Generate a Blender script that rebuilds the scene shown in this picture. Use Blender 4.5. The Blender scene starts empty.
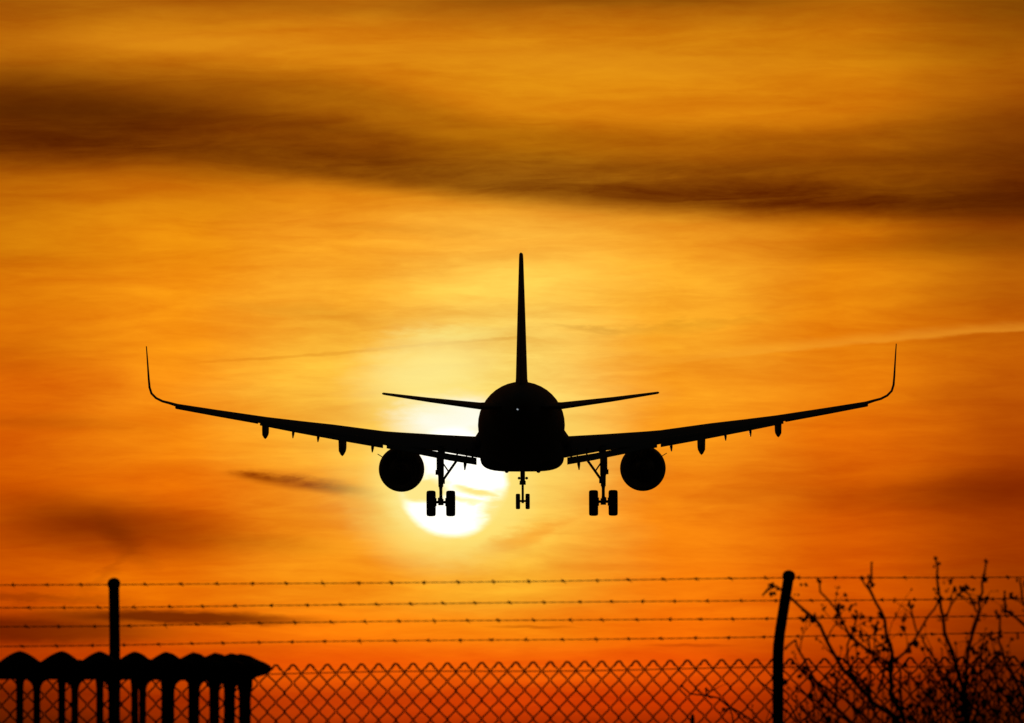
import bpy, bmesh, math, random
from mathutils import Vector, Matrix, noise

# ------------------------------------------------------------------ camera, sky, sun, exposure
S = bpy.context.scene
COL = S.collection
R = math.radians
F = 400.0 / 36.0 * 1024.0          # focal length in picture widths -> scale of one radian
CAM_Z = 1.5
HORIZON = 800.0
cam_d = bpy.data.cameras.new('camera')
cam = bpy.data.objects.new('camera', cam_d)
COL.objects.link(cam)
S.camera = cam
cam_d.sensor_width = 36.0
cam_d.lens = 400.0
cam_d.clip_start = 0.5
cam_d.clip_end = 30000.0
cam.location = (0, 0, CAM_Z)
cam.rotation_euler = (R(90) + math.atan((HORIZON - 361.5) / F), 0, 0)
cam_d.dof.use_dof = True
cam_d.dof.focus_distance = 520.0
cam_d.dof.aperture_fstop = 30.0

vs = S.view_settings
vs.view_transform = 'Standard'
vs.look = 'None'
vs.exposure = 0.0
vs.gamma = 1.0
vs.use_curve_mapping = False

SUN_PX, SUN_PY = 452.8, 482.5
sun_az = (SUN_PX - 512.0) / F
sun_el = (HORIZON - SUN_PY) / F

world = bpy.data.worlds.new('World')
S.world = world
world.use_nodes = True
wt = world.node_tree
wt.nodes.clear()


def s2l(c):
    out = []
    for v in c:
        v = v / 255.0
        out.append(v / 12.92 if v <= 0.04045 else ((v + 0.055) / 1.055) ** 2.4)
    return out


class NT:
    """tiny helper to write node math"""
    def __init__(self, tree):
        self.t = tree

    def _in(self, sock, v):
        if isinstance(v, bpy.types.NodeSocket):
            self.t.links.new(v, sock)
        elif isinstance(v, (tuple, list)):
            sock.default_value = tuple(v) if len(v) == len(sock.default_value) else tuple(v) + (1.0,)
        else:
            sock.default_value = v

    def m(self, op, a, b=0.0, c=0.0, clamp=False):
        n = self.t.nodes.new('ShaderNodeMath')
        n.operation = op
        n.use_clamp = clamp
        self._in(n.inputs[0], a)
        self._in(n.inputs[1], b)
        self._in(n.inputs[2], c)
        return n.outputs[0]

    def add(self, a, b): return self.m('ADD', a, b)
    def sub(self, a, b): return self.m('SUBTRACT', a, b)
    def mul(self, a, b): return self.m('MULTIPLY', a, b)

    def ss(self, v, a, b, x=0.0, y=1.0, kind='SMOOTHSTEP'):
        n = self.t.nodes.new('ShaderNodeMapRange')
        n.interpolation_type = kind
        self._in(n.inputs[0], v)
        n.inputs[1].default_value = a
        n.inputs[2].default_value = b
        n.inputs[3].default_value = x
        n.inputs[4].default_value = y
        return n.outputs[0]

    def mix(self, f, a, b, mode='MIX'):
        n = self.t.nodes.new('ShaderNodeMix')
        n.data_type = 'RGBA'
        n.blend_type = mode
        n.clamp_factor = True
        self._in(n.inputs[0], f)
        self._in(n.inputs[6], a)
        self._in(n.inputs[7], b)
        return n.outputs[2]

    def xyz(self, x, y, z=0.0):
        n = self.t.nodes.new('ShaderNodeCombineXYZ')
        self._in(n.inputs[0], x)
        self._in(n.inputs[1], y)
        self._in(n.inputs[2], z)
        return n.outputs[0]

    def noise(self, vec, scale=1.0, detail=4.0, rough=0.55, dist=0.0):
        n = self.t.nodes.new('ShaderNodeTexNoise')
        self._in(n.inputs['Vector'], vec)
        n.inputs['Scale'].default_value = scale
        n.inputs['Detail'].default_value = detail
        n.inputs['Roughness'].default_value = rough
        n.inputs['Distortion'].default_value = dist
        return n.outputs['Fac']

    def ramp(self, fac, stops, interp='EASE'):
        n = self.t.nodes.new('ShaderNodeValToRGB')
        cr = n.color_ramp
        cr.interpolation = interp
        while len(cr.elements) > 1:
            cr.elements.remove(cr.elements[0])
        cr.elements[0].position = stops[0][0]
        cr.elements[0].color = tuple(stops[0][1]) + (1,)
        for p, c in stops[1:]:
            e = cr.elements.new(p)
            e.color = tuple(c) + (1,)
        self._in(n.inputs[0], fac)
        return n.outputs[0]

    def curve(self, fac, stops, interp='EASE'):
        """scalar ramp"""
        return self.ramp(fac, [(p, (v, v, v)) for p, v in stops], interp)


N = NT(wt)
tc = wt.nodes.new('ShaderNodeTexCoord')
sep = wt.nodes.new('ShaderNodeSeparateXYZ')
wt.links.new(tc.outputs['Generated'], sep.inputs[0])
dx, dy_, dz = sep.outputs
# azimuth (to the right) and height below the reference line, both on one angular scale (1 unit = 1/F radian)
AX = N.add(N.mul(N.m('ARCTAN2', dx, dy_), F), 512.0)
AY = N.sub(HORIZON, N.mul(N.m('ARCTAN2', dz, dy_), F))

# cloud warp: long lazy streaks
w1 = N.sub(N.noise(N.xyz(N.mul(AX, 1 / 260.0), N.mul(AY, 1 / 70.0)), 1.0, 4.0, 0.55), 0.5)
w2 = N.sub(N.noise(N.xyz(N.mul(AX, 1 / 230.0), N.mul(AY, 1 / 60.0), 7.3), 1.0, 4.0, 0.55), 0.5)
w3 = N.sub(N.noise(N.xyz(N.mul(AX, 1 / 30.0), N.mul(AY, 1 / 10.0), 3.1), 1.0, 3.0, 0.6), 0.5)
WX = N.add(AX, N.add(N.mul(w1, 120.0), N.mul(w3, 6.0)))
WY = N.add(AY, N.add(N.mul(w2, 26.0), N.mul(w3, 1.5)))

cols = [0, 170, 340, 512, 680, 850, 1024]
rows = [
 (0, [(168,92,8),(185,106,12),(196,114,14),(180,106,14),(174,102,12),(180,104,9),(140,80,5)]),
 (40, [(190,108,10),(214,128,14),(222,136,17),(218,134,16),(214,131,14),(210,126,11),(178,100,6)]),
 (90, [(186,100,8),(200,110,10),(213,125,12),(224,140,16),(222,134,14),(214,124,10),(166,86,5)]),
 (140, [(185,96,6),(202,108,8),(212,120,10),(222,134,12),(222,130,12),(210,116,8),(162,80,5)]),
 (190, [(196,106,6),(218,124,10),(234,138,18),(246,158,30),(240,146,22),(218,122,8),(166,80,4)]),
 (240, [(214,124,8),(240,146,14),(250,162,34),(254,180,58),(250,164,36),(226,130,10),(162,80,4)]),
 (290, [(226,126,8),(250,152,18),(255,175,44),(255,200,78),(254,174,42),(238,140,14),(188,96,6)]),
 (340, [(226,116,6),(251,150,18),(255,188,56),(255,215,102),(254,172,40),(242,140,14),(208,106,6)]),
 (390, [(226,108,5),(251,146,20),(255,190,58),(255,220,110),(253,160,30),(236,126,10),(190,86,4)]),
 (440, [(222,100,3),(248,138,14),(255,184,50),(255,215,100),(252,154,26),(234,114,6),(178,72,2)]),
 (490, [(204,84,0),(238,115,5),(253,158,30),(255,205,85),(250,142,20),(212,92,2),(152,52,0)]),
 (540, [(198,82,0),(220,98,2),(254,158,26),(255,198,70),(250,134,14),(218,92,2),(164,60,0)]),
 (590, [(208,84,0),(238,115,3),(255,152,20),(255,178,42),(252,128,10),(220,90,1),(152,54,0)]),
 (630, [(178,60,0),(228,98,2),(252,124,8),(255,140,14),(250,114,5),(198,72,0),(136,44,0)]),
 (665, [(178,56,0),(222,82,1),(245,94,4),(250,101,6),(240,86,3),(178,55,0),(116,36,0)]),
 (700, [(120,36,0),(166,48,0),(198,60,3),(218,66,2),(206,58,0),(134,40,0),(92,28,0)]),
 (735, [(88,26,0),(118,32,0),(150,42,1),(168,46,0),(150,40,0),(98,28,0),(72,20,0)]),
]
TX = N.m('MULTIPLY', WX, 1 / 1024.0, clamp=True)
sky = None
prev = None
for y, cs in rows:
    r = N.ramp(TX, [(min(1.0, c / 1024.0), s2l(k)) for c, k in zip(cols, cs)])
    if sky is None:
        sky = r
    else:
        sky = N.mix(N.ss(WY, prev, y), sky, r)
    prev = y


def blob(cx, cy, rx, ry, ang=0.0, lo=1.0, hi=0.0, wx=AX, wy=AY):
    """soft ellipse: 1 inside, 0 outside radius lo..hi (in units of the radii)"""
    ca, sa = math.cos(R(ang)), math.sin(R(ang))
    ux, uy = N.sub(wx, cx), N.sub(wy, cy)
    a = N.mul(N.add(N.mul(ux, ca), N.mul(uy, sa)), 1.0 / rx)
    b = N.mul(N.sub(N.mul(uy, ca), N.mul(ux, sa)), 1.0 / ry)
    d = N.m('SQRT', N.add(N.mul(a, a), N.mul(b, b)))
    return N.ss(d, lo, hi)


# fine wispy streaks, softly stronger or weaker from place to place
st1 = N.noise(N.xyz(N.mul(WX, 1 / 210.0), N.mul(N.add(WY, N.mul(AX, 0.03)), 1 / 24.0), 1.7), 1.0, 8.0, 0.60, 0.4)
st2 = N.noise(N.xyz(N.mul(WX, 1 / 70.0), N.mul(N.sub(WY, N.mul(AX, 0.06)), 1 / 9.0), 5.2), 1.0, 6.0, 0.65, 0.5)
st3 = N.noise(N.xyz(N.mul(AX, 1 / 320.0), N.mul(AY, 1 / 60.0), 9.9), 1.0, 3.0, 0.5)
st4 = N.noise(N.xyz(N.mul(N.add(AX, N.mul(AY, 1.2)), 1 / 42.0), N.mul(N.sub(AY, N.mul(AX, 0.10)), 1 / 13.0), 2.2), 1.0, 6.0, 0.65, 0.8)
streak = N.add(N.ss(st4, 0.3, 0.7, -0.022, 0.022), N.add(N.ss(st1, 0.25, 0.75, -0.12, 0.08), N.add(N.ss(st2, 0.3, 0.7, -0.030, 0.028), N.ss(st3, 0.3, 0.7, -0.10, 0.05))))
skyf = N.add(1.0, N.mul(streak, 0.7))
sky = N.mix(1.0, sky, N.xyz(skyf, N.add(1.0, N.mul(streak, 1.5)), N.add(1.0, N.mul(streak, 2.2))), 'MULTIPLY')

# the broad dark cloud band across the upper sky
TXa = N.m('MULTIPLY', AX, 1 / 1024.0, clamp=True)
edge = N.mul(N.curve(TXa, [(0.0, 0.160), (0.12, 0.160), (0.25, 0.172), (0.38, 0.186), (0.5, 0.199), (0.65, 0.212), (0.8, 0.214), (1.0, 0.216)], 'B_SPLINE'), 1000.0)
bd = N.sub(N.add(AY, N.add(N.mul(w2, 14.0), N.mul(w3, 2.0))), edge)
reach = N.mul(N.curve(TXa, [(0.0, 0.120), (0.3, 0.122), (0.5, 0.095), (0.75, 0.100), (1.0, 0.130)]), 1000.0)
up = N.m('DIVIDE', N.mul(bd, -1.0), reach)                 # 0 at the edge, 1 at the top of the band
above = N.curve(up, [(0.0, 0.93), (0.15, 0.97), (0.38, 0.80), (0.65, 0.52), (1.0, 0.0)])
bds = N.m('DIVIDE', bd, N.curve(TXa, [(0.0, 0.85 * 0.5), (0.18, 0.35), (0.35, 0.2), (1.0, 0.26)]))
below = N.add(N.mul(N.ss(bds, -45.0, 75.0, 1.0, 0.0), 0.82), N.mul(N.ss(bds, -50.0, 220.0, 1.0, 0.0), 0.18))
band = N.mul(N.mul(above, below), N.curve(TXa, [(0.0, 0.90), (0.25, 0.92), (0.45, 0.90), (0.62, 0.97), (0.85, 0.97), (1.0, 0.90)]))
band = N.mul(band, N.mul(N.ss(st1, 0.2, 0.75, 1.05, 0.84), N.ss(st4, 0.25, 0.75, 1.02, 0.965)))
sky = N.mix(band, sky, N.mix(1.0, sky, (0.115, 0.042, 0.02, 1), 'MULTIPLY'))


def darken(f, amount, tint):
    global sky
    sky = N.mix(N.mul(f, amount), sky, N.mix(1.0, sky, tint + (1,), 'MULTIPLY'))


def lighten(f, amount, colour):
    global sky
    sky = N.mix(N.mul(f, amount), sky, tuple(s2l(colour)) + (1,))


FX = N.add(AX, N.add(N.mul(w1, 40.0), N.mul(w3, 26.0)))     # livelier edge for single clouds
FY = N.add(AY, N.add(N.mul(w2, 10.0), N.mul(w3, 16.0)))
brown = (0.30, 0.20, 0.08)
darken(blob(60, 105, 190, 34, 3, 1.3, 0.1, WX, WY), 0.75, brown)
darken(blob(300, 2, 190, 14, 1, 1.3, 0.0, WX, WY), 0.22, brown)
darken(blob(620, 0, 230, 10, 0, 1.3, 0.0, WX, WY), 0.45, brown)
darken(blob(1030, 30, 180, 26, -8, 1.3, 0.0, WX, WY), 0.3, brown)
lighten(blob(190, 42, 190, 16, 2, 1.2, 0.0, WX, WY), 0.35, (240, 160, 28))
lighten(blob(600, 60, 260, 20, 1, 1.2, 0.0, WX, WY), 0.25, (238, 158, 28))
darken(blob(940, 245, 180, 22, -2, 1.2, 0.1, WX, WY), 0.30, brown)
darken(blob(420, 231, 130, 7, 3, 1.3, 0.0, FX, FY), 0.10, brown)
darken(blob(20, 350, 110, 30, -4, 1.3, 0.0, WX, WY), 0.14, brown)
darken(blob(310, 312, 90, 10, 6, 1.3, 0.0, WX, WY), 0.12, brown)
darken(blob(40, 425, 120, 10, 3, 1.3, 0.0, WX, WY), 0.22, brown)
# stormier patch over the left post
darken(blob(105, 525, 130, 30, 6, 1.35, 0.0, WX, WY), 0.85, (0.32, 0.22, 0.1))
darken(blob(128, 540, 42, 15, 40, 1.3, 0.0, FX, FY), 0.32, (0.32, 0.22, 0.1))
darken(blob(110, 572, 50, 6, -38, 1.3, 0.0, FX, FY), 0.20, (0.32, 0.22, 0.1))
darken(blob(250, 545, 90, 9, 4, 1.3, 0.0, WX, WY), 0.22, brown)
# low dark bars behind the wires
darken(blob(180, 617.5, 145, 8, 1.5, 1.25, 0.35, AX, N.add(AY, N.mul(w3, 7.0))), 0.95, (0.22, 0.16, 0.2))
darken(blob(30, 630, 165, 17, 1.0, 1.25, 0.35, AX, N.add(AY, N.mul(w3, 8.0))), 0.85, (0.3, 0.24, 0.2))
darken(blob(10, 596, 130, 6, 2.0, 1.3, 0.1, AX, FY), 0.4, (0.3, 0.24, 0.2))
darken(blob(530, 627.5, 46, 1.8, 0.5, 1.4, 0.1, AX, N.add(AY, N.mul(w3, 5.0))), 0.5, (0.4, 0.25, 0.1))
darken(blob(690, 645.5, 46, 1.8, 0.5, 1.4, 0.1, AX, N.add(AY, N.mul(w3, 5.0))), 0.4, (0.4, 0.25, 0.1))
# clouds on the right
darken(blob(985, 490, 150, 26, -3, 1.3, 0.0, WX, WY), 0.42, (0.45, 0.3, 0.2))
darken(blob(880, 498, 160, 16, 0, 1.3, 0.0, WX, WY), 0.25, (0.5, 0.35, 0.2))
# small wisp under the left wing
fray = N.ss(w3, -0.22, 0.22, 0.65, 1.12)
WSX = N.add(AX, N.mul(w3, 22.0))
WSY = N.add(AY, N.mul(w3, 9.0))
darken(N.mul(blob(302, 483, 78, 8.5, 7.5, 1.25, 0.15, WSX, WSY), fray), 1.0, (0.40, 0.22, 0.06))
darken(N.mul(blob(262, 477, 38, 4.2, 6, 1.3, 0.0, WSX, WSY), fray), 0.8, (0.45, 0.28, 0.1))
darken(N.mul(blob(340, 488, 40, 11, 10, 1.25, 0.1, WSX, WSY), fray), 0.62, (0.55, 0.34, 0.12))
darken(N.mul(blob(368, 494, 16, 11, 30, 1.3, 0.0, FX, FY), fray), 0.45, (0.8, 0.5, 0.3))
# old contrails
TW = N.add(AY, N.mul(w3, 6.0))
cy1 = N.mul(N.curve(TXa, [(0.10, 0.366), (0.2, 0.363), (0.32, 0.354), (0.42, 0.345), (0.5, 0.337)], 'B_SPLINE'), 1000.0)
m1 = N.mul(N.ss(N.m('ABSOLUTE', N.sub(TW, cy1)), 2.6, 0.4), N.mul(N.ss(AX, 150, 260), N.ss(AX, 545, 515)))
darken(m1, 0.42, (0.75, 0.55, 0.3))
cy2 = N.mul(N.curve(TXa, [(0.5, 0.376), (0.68, 0.360), (0.8, 0.347), (0.9, 0.338), (1.0, 0.329)], 'B_SPLINE'), 1000.0)
dd2 = N.sub(TW, cy2)
m2 = N.mul(N.mul(N.ss(dd2, 3.0, -1.0), N.ss(dd2, -13.0, -1.0)), N.ss(AX, 540, 760))
lighten(m2, 0.30, (253, 176, 50))
darken(N.mul(N.ss(dd2, -1.0, 3.0), N.mul(N.ss(dd2, 30.0, 3.0), N.ss(AX, 800, 1000))), 0.20, (0.55, 0.42, 0.2))
darken(N.mul(blob(680, 326, 115, 7, -5, 1.3, 0.0, FX, FY), fray), 0.22, brown)
darken(N.mul(blob(590, 329, 45, 3, 6, 1.3, 0.0, FX, FY), fray), 0.22, brown)
lighten(blob(450, 335, 70, 9, -3, 1.3, 0.0, FX, FY), 0.55, (255, 238, 130))

# the sun burning through thin cloud: wide glow, white core, disc crossed by veils
glow = blob(448, 440, 200, 160, 0, 1.0, 0.0, AX, AY)
lighten(N.mul(glow, N.ss(st1, 0.2, 0.8, 0.8, 1.1)), 0.34, (255, 224, 115))
lighten(blob(452, 465, 150, 125, 0, 1.0, 0.3, FX, AY), 0.62, (255, 222, 105))
lighten(blob(452, 480, 100, 92, 0, 1.0, 0.4, AX, FY), 0.72, (255, 235, 140))
lighten(blob(448, 418, 70, 27, -2, 1.15, 0.35, FX, FY), 0.95, (255, 255, 240))
lighten(blob(425, 374, 92, 56, -8, 1.1, 0.1, FX, FY), 0.68, (255, 240, 150))
lighten(blob(440, 518, 108, 66, 0, 1.0, 0.3, FX, FY), 0.6, (255, 228, 115))
lighten(blob(425, 508, 50, 36, 10, 1.1, 0.3, FX, FY), 0.6, (255, 240, 160))
lighten(blob(560, 440, 80, 60, 0, 1.2, 0.0, WX, WY), 0.3, (255, 222, 105))
dsk = N.add(N.mul(w3, 5.0), N.m('SQRT', N.add(N.m('POWER', N.sub(AX, SUN_PX), 2.0), N.m('POWER', N.sub(AY, SUN_PY), 2.0))))
disc = N.ss(dsk, 58.5, 48.0)
veil = N.m('MAXIMUM', N.mul(blob(418, 492, 32, 15, -14, 1.25, 0.45, FX, FY), 1.0),
           N.m('MAXIMUM', N.mul(blob(478, 494, 30, 4.5, 9, 1.4, 0.2, FX, FY), 1.0),
               N.mul(blob(502, 516, 30, 27, -28, 1.25, 0.4, FX, FY), 1.0)))
veil = N.m('MAXIMUM', veil, N.mul(blob(462, 502, 34, 3.5, 5, 1.4, 0.2, FX, FY), 0.7))
veil = N.m('MAXIMUM', veil, N.mul(blob(408, 478, 20, 26, 0, 1.3, 0.3, FX, FY), 0.9))
sky = N.mix(disc, sky, N.mix(N.m('MULTIPLY', veil, 1.0, clamp=True), (1.35, 1.3, 1.12, 1), tuple(s2l((255, 232, 138))) + (1,)))
darken(N.mul(blob(523, 537, 50, 14, -16, 1.25, 0.1, FX, FY), 1.0), 0.62, (0.9, 0.48, 0.15))
darken(N.mul(blob(560, 525, 30, 7, -20, 1.3, 0.0, FX, FY), 1.0), 0.2, (0.9, 0.48, 0.15))
darken(N.mul(blob(372, 512, 24, 12, 20, 1.3, 0.0, FX, FY), 1.0), 0.22, (0.9, 0.55, 0.2))

# the rest of the dome: a dim clear dusk sky
nish = wt.nodes.new('ShaderNodeTexSky')
nish.sky_type = 'NISHITA'
nish.sun_disc = False
nish.sun_elevation = sun_el
nish.sun_rotation = sun_az
nish.air_density = 1.6
nish.dust_density = 4.0
dome = N.mix(1.0, nish.outputs[0], (0.005, 0.0045, 0.004, 1), 'MULTIPLY')
ang = N.m('SQRT', N.add(N.m('POWER', N.sub(AX, 512.0), 2.0), N.m('POWER', N.sub(AY, 361.0), 2.0)))
sky = N.mix(N.ss(ang, 760.0, 4200.0), sky, dome)
bg = wt.nodes.new('ShaderNodeBackground')
wt.links.new(sky, bg.inputs[0])
bg.inputs[1].default_value = 1.0
wo = wt.nodes.new('ShaderNodeOutputWorld')
wt.links.new(bg.outputs[0], wo.inputs[0])

sl = bpy.data.lights.new('sun', 'SUN')
sl.energy = 0.3
sl.angle = R(0.53)
sl.color = (1.0, 0.55, 0.22)
so = bpy.data.objects.new('sun', sl)
COL.objects.link(so)
sdir = Vector((math.sin(sun_az) * math.cos(sun_el), math.cos(sun_az) * math.cos(sun_el), math.sin(sun_el)))
so.rotation_euler = sdir.to_track_quat('Z', 'Y').to_euler()
so.location = (0, 60, 30)


# ------------------------------------------------------------------ helpers
def W(px, py, Y):
    """world point seen at picture place px, py when it stands Y metres away"""
    return Vector(((px - 512.0) / F * Y, Y, CAM_Z + (HORIZON - py) / F * Y))


def material(name, base, rough=0.6, metal=0.0, vary=0.25, scale=3.0, bump=0.0):
    mt = bpy.data.materials.new(name)
    mt.use_nodes = True
    t = NT(mt.node_tree)
    b = mt.node_tree.nodes['Principled BSDF']
    c = mt.node_tree.nodes.new('ShaderNodeTexCoord')
    n = t.noise(c.outputs['Object'], scale, 5.0, 0.6)
    lo = [v * (1 - vary) for v in base]
    hi = [min(1, v * (1 + vary)) for v in base]
    mt.node_tree.links.new(t.ramp(n, [(0.3, lo), (0.7, hi)], 'LINEAR'), b.inputs['Base Color'])
    b.inputs['Metallic'].default_value = metal
    mt.node_tree.links.new(t.ss(n, 0.2, 0.8, rough * 0.85, min(1, rough * 1.15)), b.inputs['Roughness'])
    if bump:
        bn = mt.node_tree.nodes.new('ShaderNodeBump')
        bn.inputs['Strength'].default_value = bump
        mt.node_tree.links.new(n, bn.inputs['Height'])
        mt.node_tree.links.new(bn.outputs[0], b.inputs['Normal'])
    return mt


M_PAINT = material('aircraft_paint', (0.50, 0.51, 0.53), 0.7, 0.0, 0.06, 0.6)
M_PAINT.node_tree.nodes['Principled BSDF'].inputs['Specular IOR Level'].default_value = 0.15
M_METAL = material('bare_metal', (0.30, 0.30, 0.31), 0.5, 0.8, 0.15, 4.0)
M_DARKM = material('dark_metal', (0.10, 0.10, 0.10), 0.6, 0.5, 0.2, 4.0)
M_TYRE = material('tyre_rubber', (0.03, 0.03, 0.03), 0.85, 0.0, 0.2, 8.0)
M_POST = material('painted_steel_post', (0.05, 0.06, 0.05), 0.65, 0.1, 0.3, 9.0, 0.1)
M_WIRE = material('plastic_coated_wire', (0.03, 0.045, 0.035), 0.6, 0.0, 0.25, 30.0)
M_BARB = material('weathered_wire', (0.09, 0.08, 0.075), 0.6, 0.5, 0.25, 40.0)
M_IRON = material('cast_iron', (0.035, 0.034, 0.033), 0.75, 0.2, 0.3, 12.0, 0.3)
M_BARK = material('twig_bark', (0.07, 0.05, 0.035), 0.9, 0.0, 0.35, 25.0, 0.3)
M_BUD = material('dry_seed', (0.08, 0.05, 0.03), 0.9, 0.0, 0.35, 40.0)
M_GRASS = material('meadow', (0.045, 0.06, 0.02), 0.95, 0.0, 0.45, 0.12)
M_WOOD = material('old_wood', (0.06, 0.05, 0.04), 0.9, 0.0, 0.3, 20.0)


def link_mesh(name, verts, faces, mat, parent=None, smooth=True, fix=False):
    me = bpy.data.meshes.new(name)
    me.from_pydata([tuple(v) for v in verts], [], faces)
    me.update()
    if fix:
        bm = bmesh.new()
        bm.from_mesh(me)
        bmesh.ops.recalc_face_normals(bm, faces=bm.faces)
        bm.to_mesh(me)
        bm.free()
    if smooth:
        for p in me.polygons:
            p.use_smooth = True
    me.materials.append(mat)
    o = bpy.data.objects.new(name, me)
    COL.objects.link(o)
    if parent is not None:
        o.parent = parent
    return o


class MB:
    def __init__(self):
        self.v = []
        self.f = []

    def loft(self, rings, cap=True, closed=False):
        b = len(self.v)
        n = len(rings[0])
        for r in rings:
            self.v.extend(r)
        k = len(rings)
        for i in range(k - (0 if closed else 1)):
            i2 = (i + 1) % k
            for j in range(n):
                j2 = (j + 1) % n
                self.f.append((b + i * n + j, b + i * n + j2, b + i2 * n + j2, b + i2 * n + j))
        if cap and not closed:
            self.f.append(tuple(b + j for j in range(n))[::-1])
            self.f.append(tuple(b + (k - 1) * n + j for j in range(n)))

    def tube(self, pts, rad, n=8, cap=True):
        """rad: number or list"""
        pts = [Vector(p) for p in pts]
        rings = []
        t0 = (pts[1] - pts[0]).normalized()
        up = Vector((0, 0, 1)) if abs(t0.z) < 0.9 else Vector((1, 0, 0))
        u = t0.cross(up).normalized()
        for i, p in enumerate(pts):
            if i == 0:
                t = t0
            elif i == len(pts) - 1:
                t = (pts[i] - pts[i - 1]).normalized()
            else:
                t = (pts[i + 1] - pts[i - 1]).normalized()
            u = (u - t * u.dot(t))
            if u.length < 1e-6:
                u = t.orthogonal()
            u.normalize()
            w = t.cross(u)
            r = rad[i] if isinstance(rad, (list, tuple)) else rad
            rings.append([p + (u * math.cos(2 * math.pi * k / n) + w * math.sin(2 * math.pi * k / n)) * r for k in range(n)])
        self.loft(rings, cap)

    def lathe(self, c, axis, prof, n=24):
        """prof: list of (distance along axis, radius)"""
        a = Vector(axis).normalized()
        u = a.orthogonal().normalized()
        w = a.cross(u)
        c = Vector(c)
        rings = [[c + a * d + (u * math.cos(2 * math.pi * k / n) + w * math.sin(2 * math.pi * k / n)) * max(r, 1e-4) for k in range(n)] for d, r in prof]
        self.loft(rings, True)

    def box(self, c, s, rot=None):
        c = Vector(c)
        m = rot if rot is not None else Matrix.Identity(3)
        q = [c + m @ Vector((sx * s[0] / 2, sy * s[1] / 2, sz * s[2] / 2)) for sx in (-1, 1) for sy in (-1, 1) for sz in (-1, 1)]
        b = len(self.v)
        self.v.extend(q)
        for f in ((0, 1, 3, 2), (4, 6, 7, 5), (0, 4, 5, 1), (2, 3, 7, 6), (0, 2, 6, 4), (1, 5, 7, 3)):
            self.f.append(tuple(b + i for i in f))

    def ball(self, c, r, squash=(1, 1, 1), seed=0, n=6, m=4, rough=0.25):
        rnd = random.Random(seed)
        c = Vector(c)
        rings = []
        for i in range(m + 1):
            a = math.pi * i / m
            rr = math.sin(a)
            ring = []
            for j in range(n):
                b = 2 * math.pi * j / n
                k = r * (1 + rnd.uniform(-rough, rough))
                ring.append(c + Vector((math.cos(b) * max(rr, 0.02) * squash[0], math.sin(b) * max(rr, 0.02) * squash[1], math.cos(a) * squash[2])) * k)
            rings.append(ring)
        self.loft(rings)

    def build(self, name, mat, parent=None, smooth=True, fix=True):
        return link_mesh(name, self.v, self.f, mat, parent, smooth, fix)


def thing(name, label, cat, loc, group=None):
    o = bpy.data.objects.new(name, None)
    COL.objects.link(o)
    o.location = loc
    o['label'] = label
    o['category'] = cat
    if group:
        o['group'] = group
    return o


# ------------------------------------------------------------------ ground
gv, gf = [], []
gy = [-60, -20, 0, 10, 20, 30, 40, 50, 60, 80, 110, 160, 240, 380, 600, 1000, 2000, 4500, 12000]
gx = [-9000, -3000, -1000, -300, -100, -40, -15, -6, -2, 2, 6, 15, 40, 100, 300, 1000, 3000, 9000]
for y in gy:
    for x in gx:
        gv.append((x, y, 0.04 * noise.noise(Vector((x * 0.05, y * 0.05, 0))) - 0.04))
for i in range(len(gy) - 1):
    for j in range(len(gx) - 1):
        a = i * len(gx) + j
        gf.append((a, a + 1, a + 1 + len(gx), a + len(gx)))
g = link_mesh('ground', gv, gf, M_GRASS)
g['kind'] = 'structure'

# ------------------------------------------------------------------ airliner
Y0 = 540.0
XC = 522.3
PITCH = 2.0
ROLL = 0.19
base = W(XC, 516.0, Y0)
plane = thing('airliner', 'twin engine passenger airliner seen from behind, landing gear down, flying before the low sun', 'aircraft', base)
plane.rotation_euler = (R(PITCH), R(-ROLL), R(-0.22))
TP, TR = math.tan(R(PITCH)), math.tan(R(ROLL))


def A(px, py, dy):
    """airframe point on the left half"""
    p = W(px, py, Y0 + dy) - base
    return Vector((p.x, dy, p.z - dy * TP + abs(p.x) * TR))


def superring(cx, cz, rx, rz, y, n=40, e=2.0, eb=None):
    out = []
    for k in range(n):
        a = 2 * math.pi * k / n
        c, s = math.cos(a), math.sin(a)
        ee = eb if (eb and s < 0) else e
        out.append(Vector((cx + rx * math.copysign(abs(c) ** (2 / ee), c), y, cz + rz * math.copysign(abs(s) ** (2 / ee), s))))
    return out


RF = 2.03
zc = A(XC, 425.3, -10).z
fus = [(-22.6, 0.16, 1.13), (-22.3, 0.30, 1.10), (-21.0, 0.62, 0.98), (-19.0, 1.02, 0.78), (-17.0, 1.38, 0.55), (-15.0, 1.66, 0.35),
       (-13.0, 1.87, 0.15), (-11.0, 1.99, 0.04), (-9.5, RF, 0), (0, RF, 0), (8, RF, 0), (12, RF, 0), (13.5, 1.93, -0.03),
       (15.0, 1.66, -0.14), (16.2, 1.25, -0.28), (17.0, 0.8, -0.42), (17.4, 0.4, -0.5), (17.55, 0.08, -0.53)]
m = MB()
m.loft([superring(0, zc + z, r, r, y) for y, r, z in fus])
m.build('fuselage', M_PAINT, plane)
# tail light
m = MB()
tl = A(519.8, 409.3, -22.1)
m.ball(tl, 0.045, seed=3, rough=0)
ml = bpy.data.materials.new('tail_lamp')
ml.use_nodes = True
pb = ml.node_tree.nodes['Principled BSDF']
pb.inputs['Emission Color'].default_value = (0.8, 0.9, 1.0, 1)
pb.inputs['Emission Strength'].default_value = 0.4
m.build('tail_light', ml, plane)

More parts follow.
